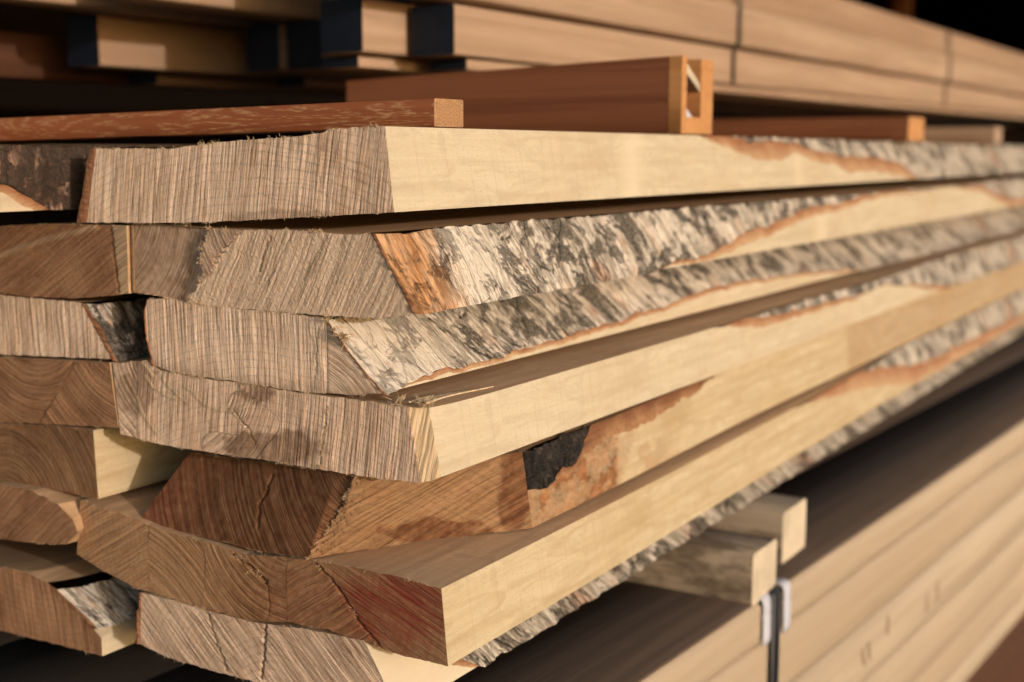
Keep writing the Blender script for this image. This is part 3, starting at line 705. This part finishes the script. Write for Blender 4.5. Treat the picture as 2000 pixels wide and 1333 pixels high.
def sliver(parent, P, w, h=.0008, mat=None):
    """flat torn splinter along the points P, tapering to its tip"""
    P = np.array(P, float); n = len(P); m = MB(); d = np.gradient(P, axis=0); d /= np.linalg.norm(d, axis=1)[:, None]
    sd = np.cross(d, (0, 0, 1.)); sd /= np.linalg.norm(sd, axis=1)[:, None]; tp = (1 - np.linspace(0, 1, n) ** 1.5)[:, None] * w + .00015
    up = np.array([0, 0, h])
    g = np.stack([P - sd * tp, P - sd * tp * .6 + up, P + sd * tp * .5 + up * .8, P + sd * tp, P - sd * tp], 1)
    m.grid(g); m.build('sliver', mat or M_FIBRE, parent, smooth=False)
rs = np.random.default_rng(4)
for x0, dx_, L_, w_, z_ in ((.0205, .0050, .068, .0022, -.1108), (.0150, .0040, .040, .0016, -.1112), (.0090, .0030, .022, .0012, -.1116)):
    y_ = np.linspace(0, L_, 9)
    sliver(R4, np.stack([x0 + dx_ * (y_ / L_) ** 1.5, -.001 + y_, z_ + .0006 * np.sin(y_ * 70) + y_ * .004], -1), w_, .0007)
fm = MB(); fibres(fm, np.stack([np.linspace(-.01, .024, 60), np.full(60, .002), np.full(60, -.1115)], -1), (.3, .2, .4), 120, .002, .008, w=.00022, curl=.5, seed=31)
o = fm.build('splinters', M_FIBRE, R4, smooth=False); o['kind'] = 'stuff'
m = MB(); e0, e1 = on_y(636, 622, -.002), on_y(676, 668, -.002)
fibres(m, np.array([e0 + (e1 - e0) * k_ for k_ in np.linspace(0, 1, 40)]), (.75, -.5, .05), 150, .002, .011, w=.0003, curl=.5, seed=8)
o = m.build('splinters', M_FIBRE, R3, smooth=False); o['kind'] = 'stuff'

# left column, top to bottom
board('shaded bark-edged board at the top of the left column',
      [(-330, 280), (-150, 284), (-4, 285)], [(-330, 402), (-150, 410), (-4, 415)], st_plain(5, .3), MEL, y0=-.05,
      vb=lambda y: np.full_like(y, 1.0) - .42 * sstep(.045, .0, y), vc=lambda y: np.full_like(y, 1.0) - .3 * sstep(.03, .0, y), k=.12, seed=21, side='bark', bark_mat=M_BARK_DARK, bark_t=.004, relief=.004, fuzz=60, nu=120, nv=50, fuzz_len=.012)
board('smooth ended board of the left column with a pale upright strip beside it',
      [(-200, 458), (0, 442), (100, 438), (247, 441)], [(-200, 572), (0, 573), (60, 580), (150, 583), (251, 574)], st_l2, MEL, sawn_mat=M_TOP, seed=22, nu=220, nv=60, fuzz=60)
board('left column board with a dark diagonal bark corner and fine upright saw lines',
      [(-200, 592), (0, 577), (158, 592)], [(-200, 690), (0, 692), (100, 697), (218, 702)], st_plain(1, .05, .0004), ME1,
      vb=lambda y: np.ones_like(y), k=.7, seed=23, side='bark', bark_mat=M_BARK_SHADED, bark_t=.006, relief=.003, nu=220, nv=60, fuzz=60)
board('left column board with swirling curved saw marks on its end',
      [(-200, 700), (0, 698), (120, 703), (214, 709)], [(-200, 815), (0, 825), (100, 829), (231, 836)], st_l4, MEL, sawn_mat=M_TOP, seed=24, nu=220, nv=60, fuzz=60)
board('brown ended board of the left column with a cream sawn edge in half shade',
      [(-200, 822), (0, 828), (100, 831), (182, 841)], [(-200, 915), (0, 937), (100, 955), (192, 975)], st_plain(0, .6, .0003, arc=(20, 1000)), ME5, sawn_mat=M_SAWN2, seed=25, nu=220, nv=60, fuzz=40)
board('short looking slab in the left column with a rounded dark corner',
      [(-200, 930), (0, 946), (60, 958), (112, 985)], [(-200, 1040), (0, 1053), (70, 1062), (128, 1064)], st_plain(-50, .35, .0003), MEL,
      R=[(112, 985), (142, 1015), (152, 1040), (128, 1064)], y0=-.01, seed=26, nu=160, nv=50, fuzz=30, sawn_mat=M_TOP)
board('lowest board of the left column with white bark on its sloping corner',
      [(-200, 1080), (0, 1108), (50, 1118), (92, 1138)], [(-200, 1195), (0, 1232), (100, 1256), (200, 1282)], st_plain(8, .2, .0003), MEL,
      R=[(92, 1138), (150, 1193), (198, 1246), (200, 1282)], vb=lambda y: np.full_like(y, .62), vc=lambda y: np.full_like(y, .72), k=1.3, seed=27, side='bark', bark_t=.012, relief=.0012,
      nu=220, nv=60, fuzz=60, lift=lambda y: .022 * sstep(.05, .4, y))

# ------------------------------------------------------------------ straight timber
def prism(mb, x0, x1, z0, z1, y0, y1, ch=.0016, ny=10, ends='both', bow=0.0, sz=0.0, seed=0):
    s = np.array([(x0 + ch, z0), (x1 - ch, z0), (x1, z0 + ch), (x1, z1 - ch), (x1 - ch, z1), (x0 + ch, z1), (x0, z1 - ch), (x0, z0 + ch), (x0 + ch, z0)])
    yy = np.linspace(y0, y1, ny); P = []
    for y in yy:
        q = (y - y0) / (y1 - y0)
        P.append(np.stack([s[:, 0] + bow * math.sin(q * 3.1) , np.full(9, y), s[:, 1] + sz * (y - y0)], -1))
    P = np.array(P)
    mb.grid(P, P[..., [1, 2]], flip=True)
    c = P[-1, :8]; mb.add(c, [list(range(8))[::-1]])
    return P[0, :8]
def timber(name, label, cat, x0, x1, z0, z1, y0, y1, mat, endmat, endname='end_face', group=None, loc=(0, 0, 0), rotz=0, ch=.0016, sz=0.0, bow=0.0, body='planed_body'):
    root = thing(name, label, cat, group, loc, rotz)
    mb = MB(); c = prism(mb, x0, x1, z0, z1, y0, y1, ch, sz=sz, bow=bow); mb.build(body, mat, root, smooth=False)
    e = MB(); cc = c.mean(0)
    e.add(np.vstack([c, c * .6 + cc * .4 - np.array([0, .0006, 0]), cc[None] - np.array([0, .0008, 0])]),
          np.array([(i, (i + 1) % 8, 8 + (i + 1) % 8, 8 + i) for i in range(8)]))
    e.add(np.vstack([c * .6 + cc * .4 - np.array([0, .0006, 0]), cc[None] - np.array([0, .0008, 0])]), np.array([(i, (i + 1) % 8, 8) for i in range(8)]))
    e.build(endname, endmat, root, smooth=False)
    return root
M_BEAM = mat_plain_wood('planed_pale_timber', (.39, .275, .20), (.28, .185, .128), scale=1.2)
M_NAVY = mat_flat('navy_end_paint', (.0045, .0085, .020), .6, .4, 90)
M_TEAK = mat_plain_wood('reddish_hardwood', (.33, .112, .045), (.23, .072, .03), figure=.9, scale=.8)
M_TEAK_END = mat_flat('reddish_hardwood_end', (.40, .22, .11), .8, .45, 900, bump=.0008)
M_BROWN = mat_plain_wood('brown_plywood_face', (.235, .092, .045), (.13, .046, .022), scale=1.6)
M_BROWN_END = mat_plain_wood('orange_brown_end', (.48, .25, .10), (.38, .18, .07), scale=2)
M_DIM = mat_plain_wood('dim_red_timber', (.075, .030, .016), (.05, .02, .011))  # dark tone paints shade onto the far left beam; base timber shares it
M_SLEEPER = mat_plain_wood('weathered_sleeper', (.46, .38, .29), (.34, .27, .20), dirt=(.12, .085, .06), rough=.85)
M_SLEEPER_END = mat_flat('sleeper_end', (.50, .42, .32), .85, .3, 22)
M_PACK = mat_plain_wood('package_timber', (.415, .335, .252), (.32, .25, .182), scale=.9)
M_STRAP = mat_flat('strap_dark', (.05, .048, .035), .45, .3, 40)
M_STRAP_BLK = mat_flat('strap_black', (.008, .009, .014), .4, .3, 40)
M_WHITE = mat_flat('white_plastic', (.42, .43, .50), .45, .1, 40)
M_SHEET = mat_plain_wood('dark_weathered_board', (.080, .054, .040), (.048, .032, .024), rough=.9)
M_SHEET_SHADED = mat_plain_wood('shaded_cover_board', (.020, .014, .011), (.012, .009, .007), rough=.95)  # shaded copy of the cover board colour for the two inner boards
M_GRAPH = mat_flat('pencil_mark', (.16, .10, .06), .9, .3, 40)

# cross pieces lying on the top board (they run along -X)
def cross(name, label, cat, yA, yB, zA, zB, xr, length, mat, emat, rot=0.0, group=None, **kw):
    # local y runs along world -X, local x along world +Y
    return timber(name, label, cat, 0, yB - yA, 0, zB - zA, 0, length, mat, emat, loc=(xr, yA, zA), rotz=math.pi / 2 + rot, group=group, **kw)
SG = 'spacers lying across the top board'
cross('spacer_board', 'thin reddish spacer with wavy pale figure lying across the top board', 'spacer', .047, .079, .0500, .0670, -.004, .9, M_TEAK, M_TEAK_END, rot=math.radians(.6), group=SG, sz=-.016, ch=.0008)
# tall brown spacer: laminated end with diagonal web
root = thing('spacer_beam', 'tall dark brown spacer with hollow diagonal pattern in its orange end', 'spacer', SG, (-.004, .409, .0505), math.pi / 2)
W_, H_ = .066, .0645
mb = MB(); c = prism(mb, 0, W_, 0, H_, .012, .36, .0006, sz=-.03); mb.build('brown_body', M_BROWN, root, smooth=False)
mb = MB(); prism(mb, .012, .040, .016, .060, .0125, .013, .0003); mb.add(c, [list(range(8))]); mb.build('recess_back', M_BROWN, root, smooth=False)
def slat(nm, pts, mt=M_BROWN_END, d0=0.0, d1=.0125):
    p = np.array(pts, float); n = len(p); m = MB()
    a = np.stack([p[:, 0], np.full(n, d0), p[:, 1]], -1); b = np.stack([p[:, 0], np.full(n, d1), p[:, 1]], -1)
    m.add(np.vstack([a, b]), [[i, (i + 1) % n, n + (i + 1) % n, n + i] for i in range(n)])
    m.add(a, [list(range(n))]); m.add(b, [list(range(n))[::-1]])
    return m.build(nm, mt, root, smooth=False)
slat('end_strip', [(0, 0), (.010, 0), (.010, H_), (0, H_)])
slat('end_strip', [(.040, 0), (W_, 0), (W_, H_ - .0005), (.040, H_ - .0005)])
slat('end_strip', [(.0101, 0), (.0399, 0), (.0399, .014), (.0101, .014)])
slat('diagonal_web', [(.0101, .060), (.0101, .052), (.0399, .036), (.0399, .043)], M_SLEEPER_END, .001)
slat('corner_block', [(.0101, .0142), (.028, .0142), (.0101, .024)], M_WHITE, .002)
cross('spacer_board', 'low dark brown spacer lying beyond the tall one with an orange end', 'spacer', 1.13, 1.21, .0505, .0815, -.003, 1.0, M_BROWN, M_BROWN_END, group=SG)
cross('spacer_board', 'pale tan spacer lying farthest back on the stack', 'spacer', 1.64, 1.70, .0505, .077, .004, 1.0, M_BEAM, M_BEAM, group=SG)

# bundle of square beams with navy painted ends, on the spacers
BG = 'square beams of the upper bundle'
bw = .050
specs = [  # right face x, end y, z0, z1, label
    (-.250, .431, .1270, .1740, 'rightmost navy ended beam of the bundle above the stack'),
    (-.309, .366, .1280, .1775, 'navy ended beam jutting out next to the rightmost one'),
    (-.477, .508, .1265, .1780, 'shaded navy ended beam set back beside the jutting one'),
    (-.545, .515, .1265, .1780, 'shaded navy ended beam just right of the long tan side'),
    (-.652, .352, .1265, .1790, 'navy ended beam at upper left with its tan side showing long'),
    (-.770, .10, .1150, .1640, 'shade-darkened reddish beam at the far left edge of the bundle')]
for x, y, z0, z1, lab in specs:
    timber('square_beam', lab, 'beam', x - bw, x, z0, z1, y, 5.0, M_DIM if 'reddish' in lab else M_BEAM, M_NAVY, 'painted_end', BG, sz=.006)
UP = [(-.243, .335, .1790, .2330, 'second layer beam along the right side of the upper bundle'), (-.330, .47, .1790, .2330, 'second layer beam above the jutting navy ended one'),
      (-.410, .52, .1800, .2330, 'second layer beam reaching out over the dark gap'), (-.500, .272, .1800, .2330, 'second layer beam whose navy end just shows at the top edge'),
      (-.612, .20, .1800, .2330, 'second layer beam at the top left corner of the bundle')]
for x, y, z0, z1, lab in UP:
    timber('square_beam', lab, 'beam', x - bw, x, z0, z1, y, 5.0, M_BEAM, M_NAVY, 'painted_end', BG, sz=.006)
for j, (x, lab) in enumerate([(-.250, 'top layer beam along the right side of the upper bundle'), (-.315, 'top layer beam hidden behind the rightmost one')]):
    timber('square_beam', lab, 'beam', x - .06, x, .2350, .2890, .34 + .1 * j, 5.0, M_BEAM, M_NAVY, 'painted_end', BG, sz=.006)
TG = 'thin laths under the upper bundle'
for j, (x, y, lab) in enumerate([(-.262, .47, 'thin lath under the rightmost navy ended beam'), (-.328, .383, 'thin lath sticking out under the jutting navy ended beam'), (-.60, .62, 'thin shaded lath behind the tan side at upper left'),
                                  (-.72, .495, 'thin shaded lath at the far left under the bundle')]):
    timber('lath', lab, 'lath', x - .045, x, .1155, .1262, y, 5.0, M_BEAM, M_NAVY, 'painted_end', TG, ch=.0008, sz=.006)
def band(name, label, cat, pts, w, mat, t=.0009, d=(0, 1, 0)):
    """flat strap following pts, width w along d"""
    p = np.array(pts, float); d = np.array(d, float); m = MB()
    g = np.stack([p - d * w / 2, p + d * w / 2], 1); m.grid(g)
    o = m.build(name, mat, None, smooth=False); o['label'] = label; o['category'] = cat; o['kind'] = 'thing'
    md = o.modifiers.new('thick', 'SOLIDIFY'); md.thickness = t; md.offset = 0
    return o
for yb, lab in ((1.125, 'dark strap round the upper bundle behind the tall brown spacer'), (2.36, 'far dark strap round the upper bundle near the right edge')):
    zz = .006 * yb
    o = band('strap', lab, 'strap', [(-.50, yb, .2912 + zz), (-.2492, yb, .2908 + zz), (-.2405, yb, .234 + zz), (-.2405, yb, .178 + zz), (-.2480, yb, .174 + zz), (-.2480, yb, .126 + zz), (-.30, yb, .1245 + zz)], .012, M_STRAP)
    o['group'] = 'straps round the upper bundle'

# sleepers under the stack
SLG = 'sleepers carrying the stack'
cross('sleeper', 'nearer weathered sleeper resting on the lower package beside the white clips', 'sleeper', .437, .497, -.3640, -.3160, .060, 1.1, M_SLEEPER, M_SLEEPER_END, group=SLG, ch=.003)
cross('sleeper', 'farther sleeper with a pale square end under the bark board', 'sleeper', .560, .628, -.3640, -.3110, .043, 1.1, M_SLEEPER, M_SLEEPER_END, group=SLG, ch=.003)

# lower package of planks, turned a little from the stack
pa, pb_ = on_z(1320, 1290, -.365), on_z(2000, 825, -.365)
pyaw = math.atan2(pb_[1] - pa[1], pb_[0] - pa[0]) - math.pi / 2
PO = Vector((pa[0], pa[1], -.365)); PR = Matrix.Rotation(pyaw, 4, 'Z')
PG = 'planks of the lower package'
seams = [(0, -.0415, 0), (-.0430, -.107, -.003), (-.1085, -.175, .001), (-.178, -.245, -.002), (-.2465, -.300, -.005), (-.302, -.345, -.014)]
NMS = ['top', 'second', 'third', 'fourth', 'fifth', 'lowest']
for r, (za, zb_, dx) in enumerate(seams):
    for cidx in range(1 if r else 3):
        x1 = dx - cidx * .205
        lab = ('%s plank on the right side of the lower timber package' % NMS[r]) if cidx == 0 else ('plank in the top layer of the lower package, %s' % ('second in from its edge', 'innermost')[cidx - 1])
        t_ = timber('package_plank', lab, 'plank', x1 - (.20 if r == 0 else .60), x1, zb_, za - .0004, -.70, 5.0, M_PACK, M_SLEEPER_END, group=PG, loc=PO, rotz=pyaw, ch=.0048, bow=.003 * (r % 2))
        if r in (1, 2, 3) and cidx == 0:
            mm = random.Random(r)
            for q in range(7):
                yy = [.235, .25, .40, .415, .47, .62, .66][q] + r * .02; zc = (za + zb_) / 2 + mm.uniform(-.012, .012)
                m = MB(); pts = [(x1 + .0006, yy + mm.uniform(-.006, .006), zc + .012 - k_ * .008 + mm.uniform(-.002, .002)) for k_ in range(4)]
                p = np.array(pts); g = np.stack([p - (0, .0024, 0), p + (0, .0024, 0)], 1); m.grid(g); o = m.build('pencil_mark', M_GRAPH, t_, smooth=False)
timber('base_timber', 'dark brown base timber under the lower package at the bottom right corner', 'timber', -.55, -.055, -.885, -.3465, -.60, 5.0, M_DIM, M_DIM, loc=PO, rotz=pyaw, ch=.004)
# dark weathered boards covering the package, inner two painted darker as shade
CG = 'dark boards covering the lower package'
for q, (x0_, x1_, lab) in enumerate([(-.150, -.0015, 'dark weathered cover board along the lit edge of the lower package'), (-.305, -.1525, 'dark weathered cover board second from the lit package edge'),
                                     (-.460, -.3075, 'shade-darkened weathered cover board third from the lit package edge'), (-.620, -.4625, 'shade-darkened weathered cover board farthest in under the stack')]):
    timber('cover_board', lab, 'board', x0_, x1_, .0, .0032 + .0004 * (q % 2), -.69, 5.0, M_SHEET if q < 2 else M_SHEET_SHADED, M_SHEET if q < 2 else M_SHEET_SHADED, group=CG, loc=PO, rotz=pyaw, ch=.0008, body='weathered_body')
def pk(p): return PR @ Vector(p) + PO
ys_ = .193
pts = [pk((-.60, ys_, .0050)), pk((-.004, ys_, .0050)), pk((.0022, ys_, -.001)), pk((.0026, ys_, -.16)), pk((.0026, ys_, -.33)), pk((-.05, ys_, -.348))]
band('strap', 'black strap round the lower package between two white clips', 'strap', pts, .0175, M_STRAP_BLK, d=PR @ Vector((0, 1, 0)))
for yq, z1_, lab in ((ys_ - .0225, -.041, 'white plastic edge clip left of the black strap'), (ys_ + .0235, -.043, 'white plastic edge clip right of the black strap')):
    m = MB(); sec = [(-.020, .0034), (-.003, .0034), (.0014, .0028), (.0030, -.002), (.0034, -.011), (.0024, -.0135), (.0034, -.016), (.0036, z1_ + .006), (.0030, z1_)]
    w = .0075; rows = [-w, -w * .8, w * .8, w]; off = [-.0012, 0, 0, -.0012]
    g = np.array([[(a + o_, yq + r_, b + min(o_, 0) * (b > 0)) for a, b in sec] for r_, o_ in zip(rows, off)])
    m.grid(g); o = m.build('edge_clip', M_WHITE); o.location = PO; o.rotation_euler = (0, 0, pyaw)
    md = o.modifiers.new('thick', 'SOLIDIFY'); md.thickness = .0016; md.offset = 0
    o['label'] = lab; o['category'] = 'clip'; o['kind'] = 'thing'; o['group'] = 'white clips under the strap'

# ------------------------------------------------------------------ setting: dark open shed
def structure(name, x0, x1, y0, y1, z0, z1, mat):
    m = MB(); v = [(x, y, z) for x in (x0, x1) for y in (y0, y1) for z in (z0, z1)]
    m.add(v, [(0, 1, 3, 2), (4, 6, 7, 5), (0, 4, 5, 1), (2, 3, 7, 6), (0, 2, 6, 4), (1, 5, 7, 3)])
    o = m.build(name, mat, None, smooth=False); o['kind'] = 'structure'; return o
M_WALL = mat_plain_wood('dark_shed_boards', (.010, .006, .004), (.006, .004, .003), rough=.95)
M_GROUND = mat_flat('packed_earth', (.20, .165, .13), .95, .3, 3, bump=.01)
m = MB(); q = 120.0
m.add([(-q, -q, -1.25), (q, -q, -1.25), (q, q, -1.25), (-q, q, -1.25)], [(0, 1, 2, 3)]); o = m.build('ground', M_GROUND); o['kind'] = 'structure'
M_WALL.node_tree.nodes['Principled BSDF'].inputs['Specular IOR Level'].default_value = 0
structure('shed_wall', -1.42, -1.36, -1.2, 14, -1.25, .9, M_WALL)
structure('added_shade_roof', -1.42, .40, -.25, 14, .52, .58, M_WALL)  # low slab added overhead to keep light off wall and board tops
o = structure('shed_post', -.56, -.50, 2.95, 3.02, -1.25, .52, M_BROWN)
